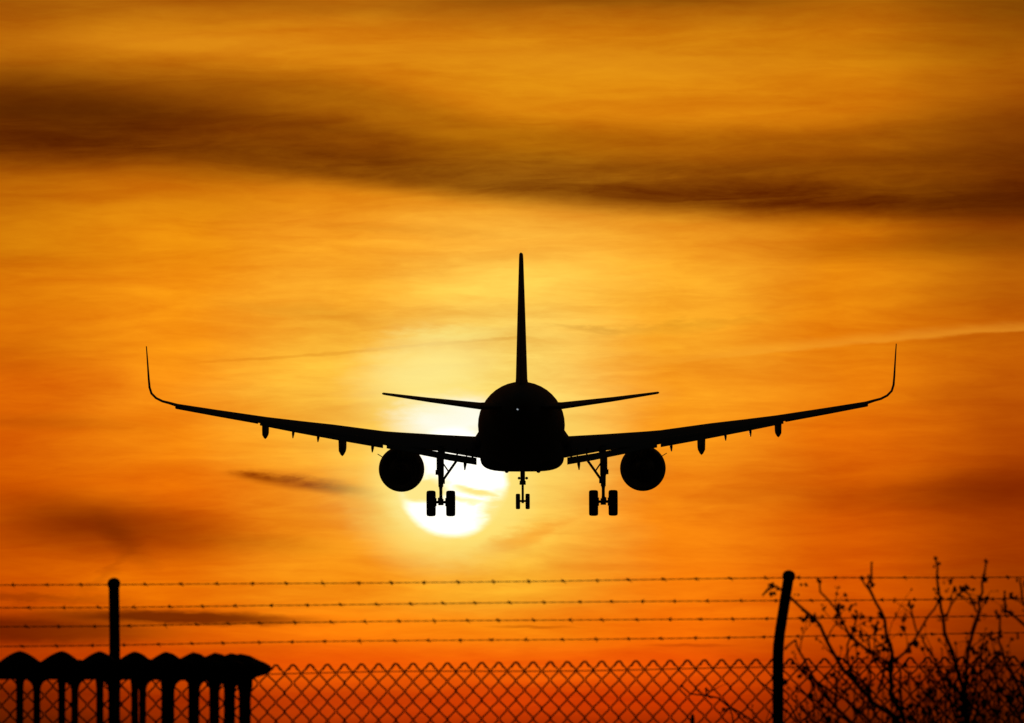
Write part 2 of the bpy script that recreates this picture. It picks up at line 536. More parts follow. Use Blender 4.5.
# belly fairing: flat bottomed bulge that carries the wing
zb = A(XC, 471.8, -4).z
m = MB()
sec = [(-9.0, 1.2, 0.25), (-7.6, 1.75, 0.7), (-6.0, 1.93, 0.95), (-4.5, 1.97, 1.0), (0, 2.0, 1.0), (3, 2.0, 1.0), (5, 1.9, 0.9), (6.5, 1.5, 0.6), (7.4, 1.0, 0.2)]
zt = zc - 0.4
for_rings = []
for y, rx, k in sec:
    low = (zc - RF + 0.35) * (1 - k) + zb * k
    mid = (zt + low) / 2
    for_rings.append(superring(0, mid, rx, (zt - low) / 2, y, 40, 3.6, 3.8))
m.loft(for_rings)
m.build('belly_fairing', M_PAINT, plane)
# small blisters and an antenna under the belly
for X, yy, rr in ((-0.72, -3.0, 0.10), (0.78, -3.4, 0.10)):
    m = MB()
    m.ball((X, yy, zb + 0.02), rr, (1, 2.2, 0.9), 5, 10, 6, 0.0)
    m.build('belly_blister', M_PAINT, plane)


def airfoil(n=9):
    """unit chord: x 0 (leading) .. 1 (trailing), thickness 1 scaled"""
    top, bot = [], []
    for i in range(n + 1):
        x = 0.5 * (1 - math.cos(math.pi * i / n))
        t = 5 * (0.2969 * math.sqrt(x) - 0.126 * x - 0.3516 * x * x + 0.2843 * x ** 3 - 0.1015 * x ** 4)
        top.append((x, t * 1.12 + 0.004))
        bot.append((x, -t * 0.88 - 0.004))
    return top[::-1] + bot[1:]


AF = airfoil()


def wing_ring(o, le_y, chord, thick, inc, side=1):
    """ring at spanwise point: o = (x, z of quarter point), section in the y-z plane"""
    out = []
    ci, si = math.cos(R(inc)), math.sin(R(inc))
    for x, t in AF:
        yy = -(x - 0.25) * chord
        zz = t * thick * chord
        out.append(Vector((o[0], le_y - 0.25 * chord + yy * ci - zz * si * 0, o[1] + yy * si + zz * ci)))
    return out


def shift_top(ring, ztop):
    d = ztop - max(p.z for p in ring)
    return [p + Vector((0, 0, d)) for p in ring]


def shift_low(ring, zlow):
    d = zlow - min(p.z for p in ring)
    return [p + Vector((0, 0, d)) for p in ring]


def mirror(ring):
    return [Vector((-p.x, p.y, p.z)) for p in ring]


# picture place (left wing) of the upper edge, leading edge station, chord, thickness, incidence
WING = [(506, 437.5, 3.9, 7.4, 0.120, 3.6), (480, 436.8, 3.6, 6.9, 0.118, 3.4), (440, 434.8, 2.6, 5.4, 0.118, 3.0), (400, 432.4, 1.6, 4.3, 0.122, 2.8),
        (384, 431.2, 1.2, 3.9, 0.124, 2.7), (333, 424.5, -0.05, 3.35, 0.118, 2.3), (300, 420.9, -0.85, 3.0, 0.116, 2.1), (267, 417.0, -1.65, 2.6, 0.112, 1.9),
        (216, 409.6, -2.9, 2.0, 0.112, 1.6), (176.5, 403.6, -3.85, 1.6, 0.105, 1.3)]
LE = lambda px: next(a[2] + (b[2] - a[2]) * (a[0] - px) / (a[0] - b[0]) for a, b in zip(WING, WING[1:]) if b[0] <= px <= a[0])
CH = lambda px: next(a[3] + (b[3] - a[3]) * (a[0] - px) / (a[0] - b[0]) for a, b in zip(WING, WING[1:]) if b[0] <= px <= a[0])
YT = lambda px: next(a[1] + (b[1] - a[1]) * (a[0] - px) / (a[0] - b[0]) for a, b in zip(WING, WING[1:]) if b[0] <= px <= a[0])

LOWY = {506: 461.0, 480: 458.4, 440: 451.4, 400: 448.3, 384: 445.2, 333: 435.5, 300: 430.3, 267: 424.3, 216: 416.3, 176.5: 408.8}
wing_rings = []
for px, py, le, ch, th, inc in WING:
    p = A(px, py, le - ch * 0.3)
    q = A(px, LOWY[px], le - ch * 0.9)
    rg = wing_ring((p.x, p.z), le, ch, th, inc + 1.0)
    hi_, lo_ = max(v.z for v in rg), min(v.z for v in rg)
    kz = (p.z - q.z) / (hi_ - lo_)
    wing_rings.append(shift_top([Vector((v.x, v.y, v.z * kz)) for v in rg], p.z))

# upturned wingtip: centre line points
TIP = [(180, 406.4, -3.80, 1.6, 0.105), (170, 403.3, -4.1, 1.5, 0.085), (163, 401.5, -4.4, 1.35, 0.085), (156.5, 398.2, -4.75, 1.22, 0.09),
       (152, 393.6, -5.05, 1.12, 0.095), (150.1, 387.5, -5.35, 1.04, 0.10), (149.3, 378, -5.75, 0.92, 0.10), (148.4, 363, -6.3, 0.70, 0.10), (147.3, 346.3, -6.8, 0.42, 0.11)]
tip_rings = []
for i, (px, py, le, ch, th) in enumerate(TIP):
    p = A(px, py, le - ch * 0.4)
    a = A(TIP[max(0, i - 1)][0], TIP[max(0, i - 1)][1], le)
    b = A(TIP[min(len(TIP) - 1, i + 1)][0], TIP[min(len(TIP) - 1, i + 1)][1], le)
    tdir = Vector((b.x - a.x, 0, b.z - a.z)).normalized()
    nrm = Vector((-tdir.z, 0, tdir.x))
    if nrm.z < 0 and i < 4:
        nrm = -nrm
    if i and nrm.dot(prevn) < 0:
        nrm = -nrm
    prevn = nrm
    ring = []
    for x, t in AF:
        ring.append(Vector((p.x, le - x * ch, p.z)) + nrm * (t * th * ch))
    tip_rings.append(ring)


def flap_rings(spec, chord, thick, defl):
    """spec: (px, py of the lower edge, trailing station)"""
    out = []
    for k, (px, py, te) in enumerate(spec):
        c = chord[k]
        p = A(px, py, te)
        out.append(shift_low(wing_ring((p.x, p.z), te + c * math.cos(R(defl)), c, thick, defl), p.z))
    return out


TE = lambda px: LE(px) - CH(px)
inner_flap = flap_rings([(477, 465.2, TE(477) - 0.55), (450, 460.8, TE(450) - 0.5), (420, 454.9, TE(420) - 0.5), (387, 448.6, TE(387) - 0.45)], [1.05, 1.0, 0.95, 0.9], 0.30, 9)
outer_flap = flap_rings([(383.5, 448.3, TE(384) - 0.40), (338, 440.4, TE(338) - 0.35), (300, 433.4, TE(300) - 0.3), (260.5, 425.6, TE(262) - 0.25)], [1.0, 0.85, 0.75, 0.65], 0.12, 24)
aileron = flap_rings([(258.5, 424.0, TE(259) + 0.0), (216, 416.4, TE(216) + 0.0), (176.3, 409.0, TE(177) - 0.02)], [0.62, 0.55, 0.46], 0.12, 10)
slat = []
for px in (474, 440, 405, 384, 333, 267, 216, 180):
    p = A(px, YT(px) + 0.3, LE(px))
    c = CH(px) * 0.14
    slat.append(shift_top(wing_ring((p.x, p.z), LE(px) + 0.18 * CH(px) * 0.3 + 0.1, c, 0.12, -12), p.z))


def canoe(px, ytop, ybot, wpx, te, length):
    a = A(px, ytop, te)
    b = A(px, ybot, te)
    w = wpx / F * Y0
    hh = a.z - b.z
    rings = []
    for t, kw, top, bot in ((0.0, 0.12, 0.35, 0.46), (0.08, 0.6, 0.6, 0.9), (0.2, 0.92, 0.75, 1.0), (0.4, 1.0, 0.95, 0.93), (0.65, 0.85, 1.0, 0.75), (0.85, 0.5, 1.0, 0.5), (1.0, 0.1, 0.9, 0.25)):
        y = te - 0.3 + length * t
        zt_ = b.z + hh * top if t < 0.3 else a.z
        zb_ = b.z + hh * (1 - bot)
        w2_ = w * kw / 2
        zm = zb_ + (zt_ - zb_) * 0.30
        rings.append([Vector((a.x - w2_, y, zt_)), Vector((a.x - w2_, y, (zt_ + zm) / 2)), Vector((a.x - w2_ * 0.96, y, zm)), Vector((a.x - w2_ * 0.45, y, zb_ + (zm - zb_) * 0.3)), Vector((a.x, y, zb_)),
                      Vector((a.x + w2_ * 0.45, y, zb_ + (zm - zb_) * 0.3)), Vector((a.x + w2_ * 0.96, y, zm)), Vector((a.x + w2_, y, (zt_ + zm) / 2)), Vector((a.x + w2_, y, zt_))])
    return rings


canoes = [canoe(265.7, 421.0, 439.3, 7.0, TE(266), 2.6), canoe(342.6, 433, 456.5, 8.2, TE(342), 3.2)]

for side in (1, -1):
    mir = (lambda r: r) if side == 1 else mirror
    m = MB()
    m.loft([mir(r) for r in wing_rings])
    wing = m.build('wing', M_PAINT, plane)
    m = MB()
    m.loft([mir(r) for r in tip_rings])
    m.build('winglet', M_PAINT, wing)
    for nm, rr in (('flap', inner_flap), ('flap', outer_flap), ('aileron', aileron), ('slat', slat)):
        m = MB()
        m.loft([mir(r) for r in rr])
        m.build(nm, M_PAINT, wing)
    for c in canoes:
        m = MB()
        m.loft([mir(r) for r in c])
        m.build('flap_track_fairing', M_PAINT, wing)
    # short hinge fins hanging below the trailing edge
    for px, y0, y1, w in ((294, 430, 438.4, 2.4), (319, 434, 442.2, 2.6), (373.3, 444, 452.6, 2.8), (465.8, 460, 470.4, 3.0)):
        te = TE(px) - 0.3
        a, b = A(px, y0, te), A(px - 0.6, y1, te - 0.1)
        ww = w / F * Y0
        ring = lambda c, k: [Vector((c.x + sx * ww * k / 2, c.y + sy * 0.16 * k, c.z)) for sx, sy in ((-1, -1), (1, -1), (1, 1), (-1, 1))]
        m = MB()
        m.loft([mir(ring(a, 1.2)), mir(ring((a + b) / 2, 1.0)), mir(ring(b, 0.35))])
        m.build('flap_hinge', M_METAL, wing, smooth=False)
    # brackets bridging the slot in front of the inner flap
    for px, w in ((444, 3.0), (457.5, 1.6), (467, 1.2), (473, 2.0)):
        te = TE(px)
        yy = 437 + (px - 440) * 0.02 + 11
        a, b = A(px, yy, te + 0.35), A(px, 452 + (px - 440) * 0.23 + 3, te + 0.05)
        m = MB()
        m.box(((a.x + b.x) / 2 * side, te + 0.2, (a.z + b.z) / 2), (w / F * Y0, 0.5, abs(a.z - b.z)))
        m.build('flap_bracket', M_METAL, wing, smooth=False)
    # wing root fillet
    m = MB()
    fr = []
    for t, yy in ((0.15, 4.2), (0.6, 3.2), (1.0, 1.5), (1.0, -1.5), (0.9, -3.2), (0.4, -5.0), (0.1, -6.2)):
        p = A(479, 437.5, yy - 1)
        q = Vector((p.x, yy, p.z))
        e = 0.30 * t
        tri = [q + Vector((0.35, 0, -0.35)), q + Vector((0.30, 0, 0.75 * t)), q + Vector((0.06, 0, 0.36 * t)), q + Vector((-e * 0.5, 0, 0.06 * t)), q + Vector((-e, 0, -0.06)), q + Vector((-e * 0.6, 0, -0.4))]
        fr.append(mir(tri))
    m.loft(fr)
    m.build('root_fillet', M_PAINT, wing)

    # horizontal stabilizer
    m = MB()
    rr = []
    for px, pt, pb_, le, ch in ((521, 401.0, 409.5, -15.6, 3.9), (482, 402.6, 410.2, -16.3, 3.5), (430, 397.6, 402.6, -17.7, 2.4), (385.5, 392.6, 395.2, -18.9, 1.4), (384.2, 393.0, 394.4, -19.1, 1.1)):
        p, q = A(px, pt, le - ch * 0.4), A(px, pb_, le - ch * 0.4)
        rr.append(mir(shift_top(wing_ring((p.x, p.z), le, ch, (p.z - q.z) / ch * 0.93, 0.5), p.z)))
    m.loft(rr)
    m.build('horizontal_stabilizer', M_PAINT, plane)

    # engine
    pe = A(401.4, 469.3, 0.5)
    ex, ez = pe.x * side, pe.z
    rad = 22.9 / F * (Y0 + 1.2)
    k = rad / 1.07
    m = MB()
    m.lathe((ex, -0.6, ez), (0, 1, 0), [(0.35, 0.62 * k), (0.05, 0.86 * k), (0.0, 0.90 * k), (0.35, 0.98 * k), (1.2, 1.05 * k), (2.0, 1.07 * k), (3.0, 1.05 * k), (3.7, 0.98 * k), (4.0, 0.88 * k), (3.9, 0.80 * k), (3.4, 0.78 * k)], 48)
    eng = m.build('engine', M_PAINT, plane)
    m = MB()
    m.lathe((ex, -1.5, ez), (0, 1, 0), [(0.0, 0.36 * k), (0.05, 0.42 * k), (0.9, 0.60 * k), (1.6, 0.66 * k)], 36)
    m.build('core_cowl', M_METAL, eng)
    m = MB()
    m.lathe((ex, -2.1, ez), (0, 1, 0), [(0.0, 0.03), (0.3, 0.12 * k), (0.7, 0.26 * k), (1.0, 0.28 * k)], 24)
    m.build('exhaust_cone', M_METAL, eng)
    m = MB()
    pt_ = []
    for yy, hw, zt_, zb_ in ((-2.4, 0.05, 1.05, 0.80), (-1.2, 0.16, 1.15, 0.45), (0.6, 0.2, 1.3, 0.8), (2.2, 0.18, 1.2, 0.95), (3.0, 0.06, 1.05, 0.98)):
        pt_.append([Vector((ex - hw, yy, ez + zb_ * k)), Vector((ex + hw, yy, ez + zb_ * k)), Vector((ex + hw, yy, ez + zt_ * k)), Vector((ex - hw, yy, ez + zt_ * k))])
    m.loft(pt_)
    m.build('pylon', M_PAINT, eng)
    m = MB()   # nacelle strake
    for s_ in (1,):
        a0 = R(148)
        m.box((ex + math.cos(a0) * 1.16 * k * side, 2.0, ez + math.sin(a0) * 1.16 * k), (0.34, 0.9, 0.03), Matrix.Rotation(-a0 * side, 3, 'Y'))
    m.build('nacelle_strake', M_PAINT, eng, smooth=False)

# fin
m = MB()
rr = []
for py, wpx, le, ch in ((392, 14.0, -9.6, 7.6), (384, 13.0, -11.2, 6.6), (379, 11.6, -12.2, 6.0), (330, 8.8, -14.8, 4.4), (290, 6.4, -16.9, 3.1), (258, 4.4, -18.6, 2.0), (254, 3.8, -18.85, 1.8), (252.8, 1.8, -19.1, 1.3)):
    p = A(522.5 + (382 - py) / 130 * 0.9, py, le - ch * 0.4)
    w = wpx / F * (Y0 + le)
    rr.append([Vector((p.x + t * w, le - x * ch, p.z)) for x, t in AF])
m.loft(rr)
fin = m.build('fin', M_PAINT, plane)


def wheel(X, y, z, r, w, parent):
    m = MB()
    h = w / 2
    m.lathe((X, y, z), (1, 0, 0), [(-h * 0.55, r * 0.50), (-h * 0.80, r * 0.56), (-h * 0.98, r * 0.75), (-h, r * 0.86), (-h * 0.86, r * 0.965), (-h * 0.4, r), (h * 0.4, r), (h * 0.86, r * 0.965),
                                   (h, r * 0.86), (h * 0.98, r * 0.75), (h * 0.80, r * 0.56), (h * 0.55, r * 0.50)], 32)
    t = m.build('wheel', M_TYRE, parent)
    return t


for side, sx in ((1, 1), (-1, -1)):
    gy_ = -2.3
    P = lambda px, py: Vector((A(px + 0.6, py, gy_).x * side, gy_, A(px + 0.6, py, gy_).z))
    u = Y0 / F
    m = MB()
    m.tube([P(440.6, 446), P(440.6, 476)], 0.150, 14)
    m.tube([P(440.6, 476), P(440.5, 487)], [0.135, 0.12], 14)
    m.tube([P(440.5, 487), P(440.5, 504.5)], 0.075, 12)
    m.tube([P(440.5, 499), P(440.5, 505.5)], 0.13, 12)
    strut = m.build('landing_gear', M_METAL, plane)
    m = MB()
    m.tube([P(430, 502.3), P(451, 502.3)], 0.065, 12)
    for a in (434.8, 446.2):
        m.tube([P(a - 1.4, 502.3), P(a + 1.4, 502.3)], 0.20, 14)
    m.build('axle', M_METAL, strut)
    for cx in (430.7, 450.3):
        c = P(cx, 503.6)
        wheel(c.x, gy_, c.z, 25.8 / 2 * u, 9.2 * u, strut)
    m = MB()
    m.tube([P(456.5, 460.5) + Vector((0, 0.5, 0)), P(443.2, 479.5)], 0.062, 10)
    m.tube([P(448.5, 472), P(442.5, 463)], 0.035, 8)
    m.build('side_brace', M_METAL, strut)
    m = MB()   # torque links behind the strut
    a, b, c = P(440.5, 486) + Vector((0, -0.14, 0)), P(440.5, 493) + Vector((0, -0.5, 0)), P(440.5, 500) + Vector((0, -0.14, 0))
    m.tube([a, b], [0.10, 0.05], 8)
    m.tube([b, c], [0.05, 0.10], 8)
    m.tube([P(438.2, 498) + Vector((0, -0.1, 0)), P(438.0, 503)], 0.035, 8)
    m.tube([P(443.6, 479), P(443.6, 484)], 0.05, 8)
    m.build('torque_link', M_METAL, strut)
    m = MB()
    a = P(437.1, 466)
    m.box(a, (0.07, 1.3, 16 * u))
    m.box(P(436.6, 472.5), (0.13, 0.5, 5 * u))
    m.build('gear_door', M_PAINT, strut, smooth=False)

# nose gear
gy_ = 10.4
P = lambda px, py: A(px - 1.0, py, gy_)
u = (Y0 + gy_) / F
m = MB()
m.tube([P(523, 466), P(523, 484)], 0.115, 12)
m.tube([P(523, 481), P(523, 485)], 0.15, 12)
m.tube([P(523, 484), P(523, 502)], 0.058, 12)
ng = m.build('landing_gear', M_METAL, plane)
ng['label'] = 'short nose landing gear with twin small wheels'
m = MB()
m.tube([P(517.5, 501.2), P(528.5, 501.2)], 0.055, 10)
m.tube([P(521.8, 501.2), P(524.2, 501.2)], 0.11, 10)
m.build('axle', M_METAL, ng)
for cx in (518.2, 527.9):
    c = P(cx, 501.6)
    wheel(c.x, gy_, c.z, 15.6 / 2 * u, 4.4 * u, ng)
for cx in (519.4, 527.0):
    m = MB()
    c = P(cx, 478.3)
    m.lathe((c.x, gy_ - 0.02, c.z), (0, 1, 0), [(0, 0.05), (0.03, 0.07), (0.12, 0.07), (0.18, 0.03)], 12)
    m.tube([c + Vector((0, 0.08, 0)), P(523, 478.3)], 0.02, 6)
    m.build('taxi_light', M_METAL, ng)
m = MB()
m.tube([P(523, 482) + Vector((0, 0.1, 0)), P(523, 467) + Vector((0, 1.6, 0))], 0.05, 8)
m.tube([P(521.4, 481) , P(520.6, 484.5)], 0.05, 8)
m.build('drag_brace', M_METAL, ng)


# ------------------------------------------------------------------ perimeter fence
YF = 47.0
fence = thing('chain_link_fence', 'chain link fence with steel posts and four barbed wire strands along its top', 'fence', (0, YF, 0))
off = Vector((0, YF, 0))
um = YF / F                      # metres per picture unit at the fence
XL = -4.6
XR = 5.4


def top_py(px):
    return 664.6 - (px - 276) * 0.0116


step = 17.14 * um / 2            # half a diamond
rowh = 9.5 * um
m = MB()
ncol = int((XR - XL) / step)
x_peak0 = (276 - 512) * um
k0 = int((XL - x_peak0) / step)
RW = 0.0037
# every strand zigzags from the top twist to the ground, hooked round its neighbours
for c in range(k0, k0 + ncol):
    if c % 2:
        continue
    xa = x_peak0 + c * step
    ztop = W(512 + xa / um, top_py(512 + xa / um), YF).z
    nr = int((ztop - 0.03) / rowh)
    pts = []
    rnd = random.Random(c)
    for i in range(nr):
        # strand swings between xa and xa + step
        sx = xa + (0 if i % 2 == 0 else step) + rnd.uniform(-1, 1) * 0.0014
        dy = -0.0035 if i % 2 == 0 else 0.0035
        z = ztop - i * rowh + rnd.uniform(-1, 1) * 0.0014
        if i > 0:
            pts.append(Vector((sx + (0.004 if i % 2 == 0 else -0.004), dy, z + 0.0065)))
            pts.append(Vector((sx + (0.004 if i % 2 == 0 else -0.004), -dy * 0.3, z - 0.0065)))
        else:
            pts.append(Vector((sx + step * 0.2, dy, z - rowh * 0.2)))
    m.tube(pts, RW, 5)
    pts2 = []
    for i in range(nr):
        sx = xa - (0 if i % 2 == 0 else step) + rnd.uniform(-1, 1) * 0.0014
        dy = 0.0035 if i % 2 == 0 else -0.0035
        z = ztop - i * rowh + rnd.uniform(-1, 1) * 0.0014
        if i > 0:
            pts2.append(Vector((sx + (-0.004 if i % 2 == 0 else 0.004), dy, z + 0.0065)))
            pts2.append(Vector((sx + (-0.004 if i % 2 == 0 else 0.004), -dy * 0.3, z - 0.0065)))
        else:
            pts2.append(Vector((sx - step * 0.2, dy, z - rowh * 0.2)))
    m.tube(pts2, RW, 5)
    # twisted knuckle over the top
    kx = rnd.uniform(-1, 1) * 0.0015
    m.tube([Vector((xa - step * 0.55, 0, ztop - rowh * 0.62)), Vector((xa - step * 0.33, 0, ztop - rowh * 0.28)), Vector((xa - step * 0.12 + kx, 0, ztop - rowh * 0.08)), Vector((xa + step * 0.12 + kx, 0, ztop - rowh * 0.08)), Vector((xa + step * 0.33, 0, ztop - rowh * 0.28)), Vector((xa + step * 0.55, 0, ztop - rowh * 0.62))], 0.0052, 6)
m.build('wire_mesh', M_WIRE, fence, fix=False)

for dpy in (9.2, 190.0, 380.0):
    m = MB()
    pts = []
    for i in range(61):
        x = XL + (XR - XL) * i / 60
        px = 512 + x / um
        pts.append(Vector((x, -0.012, W(px, top_py(px) + dpy + 0.8 * math.sin(i * 0.7), YF).z)))
    m.tube(pts, 0.0024, 5)
    m.build('line_wire', M_WIRE, fence, fix=False)

# posts: straight tube with a cranked arm on top
arm_h = 640.0


def post(pxl, lean_px, top_y, dy_top, w=11.0):
    m = MB()
    r = w / 2 * um
    x = (pxl - 512) * um
    zk = W(512, 645, YF).z
    zt_ = W(512, top_y, YF).z
    xt = x + lean_px * um
    pts = [Vector((x - 0.004 * lean_px / 11, 0, -0.1)), Vector((x, 0, 1.0)), Vector((x, 0, zk - 0.05)), Vector((x + 0.05 * (xt - x), dy_top * 0.04, zk))]
    rad = [r] * 4
    for t in (0.15, 0.4, 0.7, 0.90, 0.95):
        pts.append(Vector((x + (xt - x) * t, dy_top * t, zk + (zt_ - zk) * t)))
        rad.append(r * 0.97)
    pts.append(Vector((xt, dy_top, zt_ - 0.006)))
    rad.append(r * 0.80)
    pts.append(Vector((xt, dy_top, zt_)))
    rad.append(r * 0.35)
    m.tube(pts, rad, 20)
    # plastic cap
    q = Vector((xt, dy_top, zt_))
    d = (pts[-1] - pts[-5]).normalized()
    m.lathe(q - d * 0.034, d, [(0, r * 0.9), (0.002, r * 1.15), (0.018, r * 1.18), (0.028, r * 0.95), (0.034, r * 0.55), (0.036, r * 0.1)], 20)
    # clips holding the mesh
    for zz in (2.0, 1.6, 1.2, 0.8, 0.4):
        m.tube([Vector((x - r * 1.05, -0.012, zz)), Vector((x - r * 0.8, -r, zz)), Vector((x + r * 0.8, -r, zz)), Vector((x + r * 1.05, -0.012, zz))], 0.003, 5)
    return m.build('post', M_POST, fence)


post(114.8, 0.4, 580.0, -0.16)
post(777.9, 11.0, 571.9, -0.12)
post(114.2 - 664, 0.0, 579.0, -0.16)
post(777.8 + 664, 6.0, 569.5, -0.14)

# four strands of barbed wire, two wires twisted, a barb every 13 or 14 cm
STR = [[(-600, 588), (0, 585.8), (114, 585.2), (260, 583.3), (560, 581.5), (787, 578.2), (1024, 576.8), (1700, 572)],
       [(-600, 610), (0, 608.4), (114, 607.4), (260, 605.2), (560, 602.9), (784.5, 600.5), (1024, 598.4), (1700, 594)],
       [(-600, 629), (0, 626.8), (114, 625.8), (260, 622.9), (560, 620.6), (781.5, 618.2), (1024, 616.2), (1700, 612)],
       [(-600, 649), (0, 646.2), (114, 645), (260, 642.8), (560, 639.6), (779, 636.5), (1024, 633.4), (1700, 629)]]
for si, pl in enumerate(STR):
    yo = -0.16 + si * 0.045

    def zat(px):
        for a, b in zip(pl, pl[1:]):
            if a[0] <= px <= b[0]:
                t = (px - a[0]) / (b[0] - a[0])
                return W(512, a[1] + (b[1] - a[1]) * t, YF + yo).z
        return W(512, pl[-1][1], YF + yo).z
    m = MB()
    ns = 900
    for ph in (0, math.pi):
        pts = []
        for i in range(ns + 1):
            x = XL + (XR - XL) * i / ns
            px = 512 + x / um
            a = x * 2 * math.pi / 0.075 + ph
            sag = 0.0022 * math.sin(x * 2.3 + si)
            pts.append(Vector((x, yo + 0.0010 * math.cos(a), zat(px) + sag + 0.0010 * math.sin(a))))
        m.tube(pts, 0.0017, 4)
    rnd = random.Random(40 + si)
    x = XL + 0.05 + si * 0.035
    while x < XR:
        px = 512 + x / um
        z = zat(px) + 0.0022 * math.sin(x * 2.3 + si)
        c = Vector((x, yo, z))
        for k in range(2):
            ax = (k - 0.5) * 0.006
            pts = []
            for q in range(9):
                a = q / 8 * 2 * math.pi * 1.5 + k * 1.4
                pts.append(c + Vector((ax + (q - 4) * 0.0008, 0.0046 * math.cos(a), 0.0046 * math.sin(a))))
            d0 = Vector((rnd.uniform(-0.8, 0.8), rnd.uniform(-0.6, 0.6), rnd.uniform(0.0, 0.4))).normalized()
            d1 = Vector((rnd.uniform(-0.8, 0.8), rnd.uniform(-0.6, 0.6), rnd.uniform(-0.4, 0.0))).normalized()
            pts = [pts[0] + d0 * 0.009] + pts + [pts[-1] + d1 * 0.009]
            m.tube(pts, 0.0016, 4)
        x += 33.6 * um * (1 + rnd.uniform(-0.08, 0.08))
    bw = m.build('barbed_wire', M_BARB, fence, fix=False)

# ------------------------------------------------------------------ rounded scalloped railing in the left foreground
YR = 44.0
ur = YR / F
RR = 1.02                          # outer radius of its plan
YC = YR + RR
cxr = (13 - 512) * YC / F
railing = thing('curved_railing', 'dark curved railing with thick scalloped top on many thin legs, by left fence post', 'railing', (cxr, YC, 0))
zr = lambda py: CAM_Z + (HORIZON - py) / F * YR


def theta(px, r):
    """angle on the near half of a circle of radius r that is seen at picture column px"""
    th = 0.0
    for _ in range(30):
        x = (px - 512) / F * (YC - r * math.cos(th)) - cxr
        th = math.asin(max(-0.9995, min(0.9995, x / r)))
    return th


PKS = [20, 62, 100, 135, 166, 193.5, 215, 231]
RB = 0.908
thp = [theta(p, RB) for p in PKS]
thp.append(thp[-1] + (thp[-1] - thp[-2]))


def phase(th):
    th = th if th > thp[0] - 0.12 else 2 * thp[0] - 0.0 - th
    if th <= thp[0]:
        return (th - thp[0]) / (thp[1] - thp[0])
    for i in range(len(thp) - 1):
        if th <= thp[i + 1]:
            return i + (th - thp[i]) / (thp[i + 1] - thp[i])
    return len(thp) - 1 + (th - thp[-1]) / (thp[-1] - thp[-2])


m = MB()
rings = []
NT_ = 480
for i in range(NT_ + 1):
    th = R(-100) + R(200) * i / NT_
    ph = phase(th)
    fr_ = abs(ph - math.floor(ph + 0.5))
    crest = 1 - (fr_ * 2) ** 1.5
    tp = 661.8 - 11.2 * crest                      # height of the crown of the coping here
    prof = [(0.83, 679), (0.80, 675), (0.80, 668), (0.85, tp + 4), (0.89, tp), (0.92, tp + 1.6), (0.95, min(666, tp + 5.5) if crest > 0.3 else tp + 2.5),
            (0.98, max(tp + 2, 659.5)), (1.0, 662.5), (1.004, 665.5), (1.0, 669), (0.98, 672), (0.945, 674.5), (0.92, 679.5)]
    k = 1.0 - 0.02 * (1 - crest)
    rings.append([Vector((RR * rr_ * k * math.sin(th), -RR * rr_ * k * math.cos(th), zr(py))) for rr_, py in prof])
m.loft(rings)
m.build('scalloped_rail', M_IRON, railing)


def rail_leg(th, r, fat, flare):
    x, y = r * math.sin(th), -r * math.cos(th)
    r0 = fat * ur
    pts, rad = [Vector((x, y, -0.03)), Vector((x, y, 0.015))], [r0 * 2.2, r0 * 1.3]
    for py, k in flare:
        pts.append(Vector((x, y, zr(py))))
        rad.append(min(r0 * k, 10.5 * ur if fat < 5 else 8.0 * ur))
    m = MB()
    m.tube(pts, rad, 14)
    m.build('leg', M_IRON, railing)


FL1 = ((900, 1.0), (700, 1.0), (692, 1.02), (689, 1.08), (686, 1.25), (683.5, 1.6), (681.5, 2.1), (680, 2.8), (678.5, 3.6), (674, 3.7))
FL2 = ((900, 1.0), (690, 1.0), (686, 1.05), (682, 1.2), (676, 1.3), (670, 1.3))
for p in [37, 75, 112, 142.7, 171, 196, 216, 231.8, 245.0]:
    fat = 6.2 if p > 240 else 3.6
    rail_leg(theta(p, 0.925), 0.925, fat, FL1)
    rail_leg(-theta(p, 0.925) + 0.02, 0.925, fat, FL1)
for p in [20, 62, 100, 135, 165, 192, 213, 230, 245]:
    rail_leg(theta(p, 0.85), 0.85, 3.7, FL2)
    if p > 20:
        rail_leg(-theta(p, 0.85) + 0.02, 0.85, 3.7, FL2)

# ------------------------------------------------------------------ small stake beside the fence
YS = 44.5
us = YS / F
sp = W(692.4, 714.0, YS)
m = MB()
m.tube([(0, 0, -0.1), (0.004, 0, 0.8), (0, 0, sp.z - 0.02), (0, 0, sp.z - 0.006), (0, 0, sp.z)], [2.4 * us, 2.3 * us, 2.2 * us, 1.8 * us, 0.8 * us], 12)
st = m.build('stake', M_WOOD)
st.location = (sp.x, YS, 0)
st['label'] = 'short dark round topped stake at the bottom edge, left of the leaning fence post'
st['category'] = 'stake'


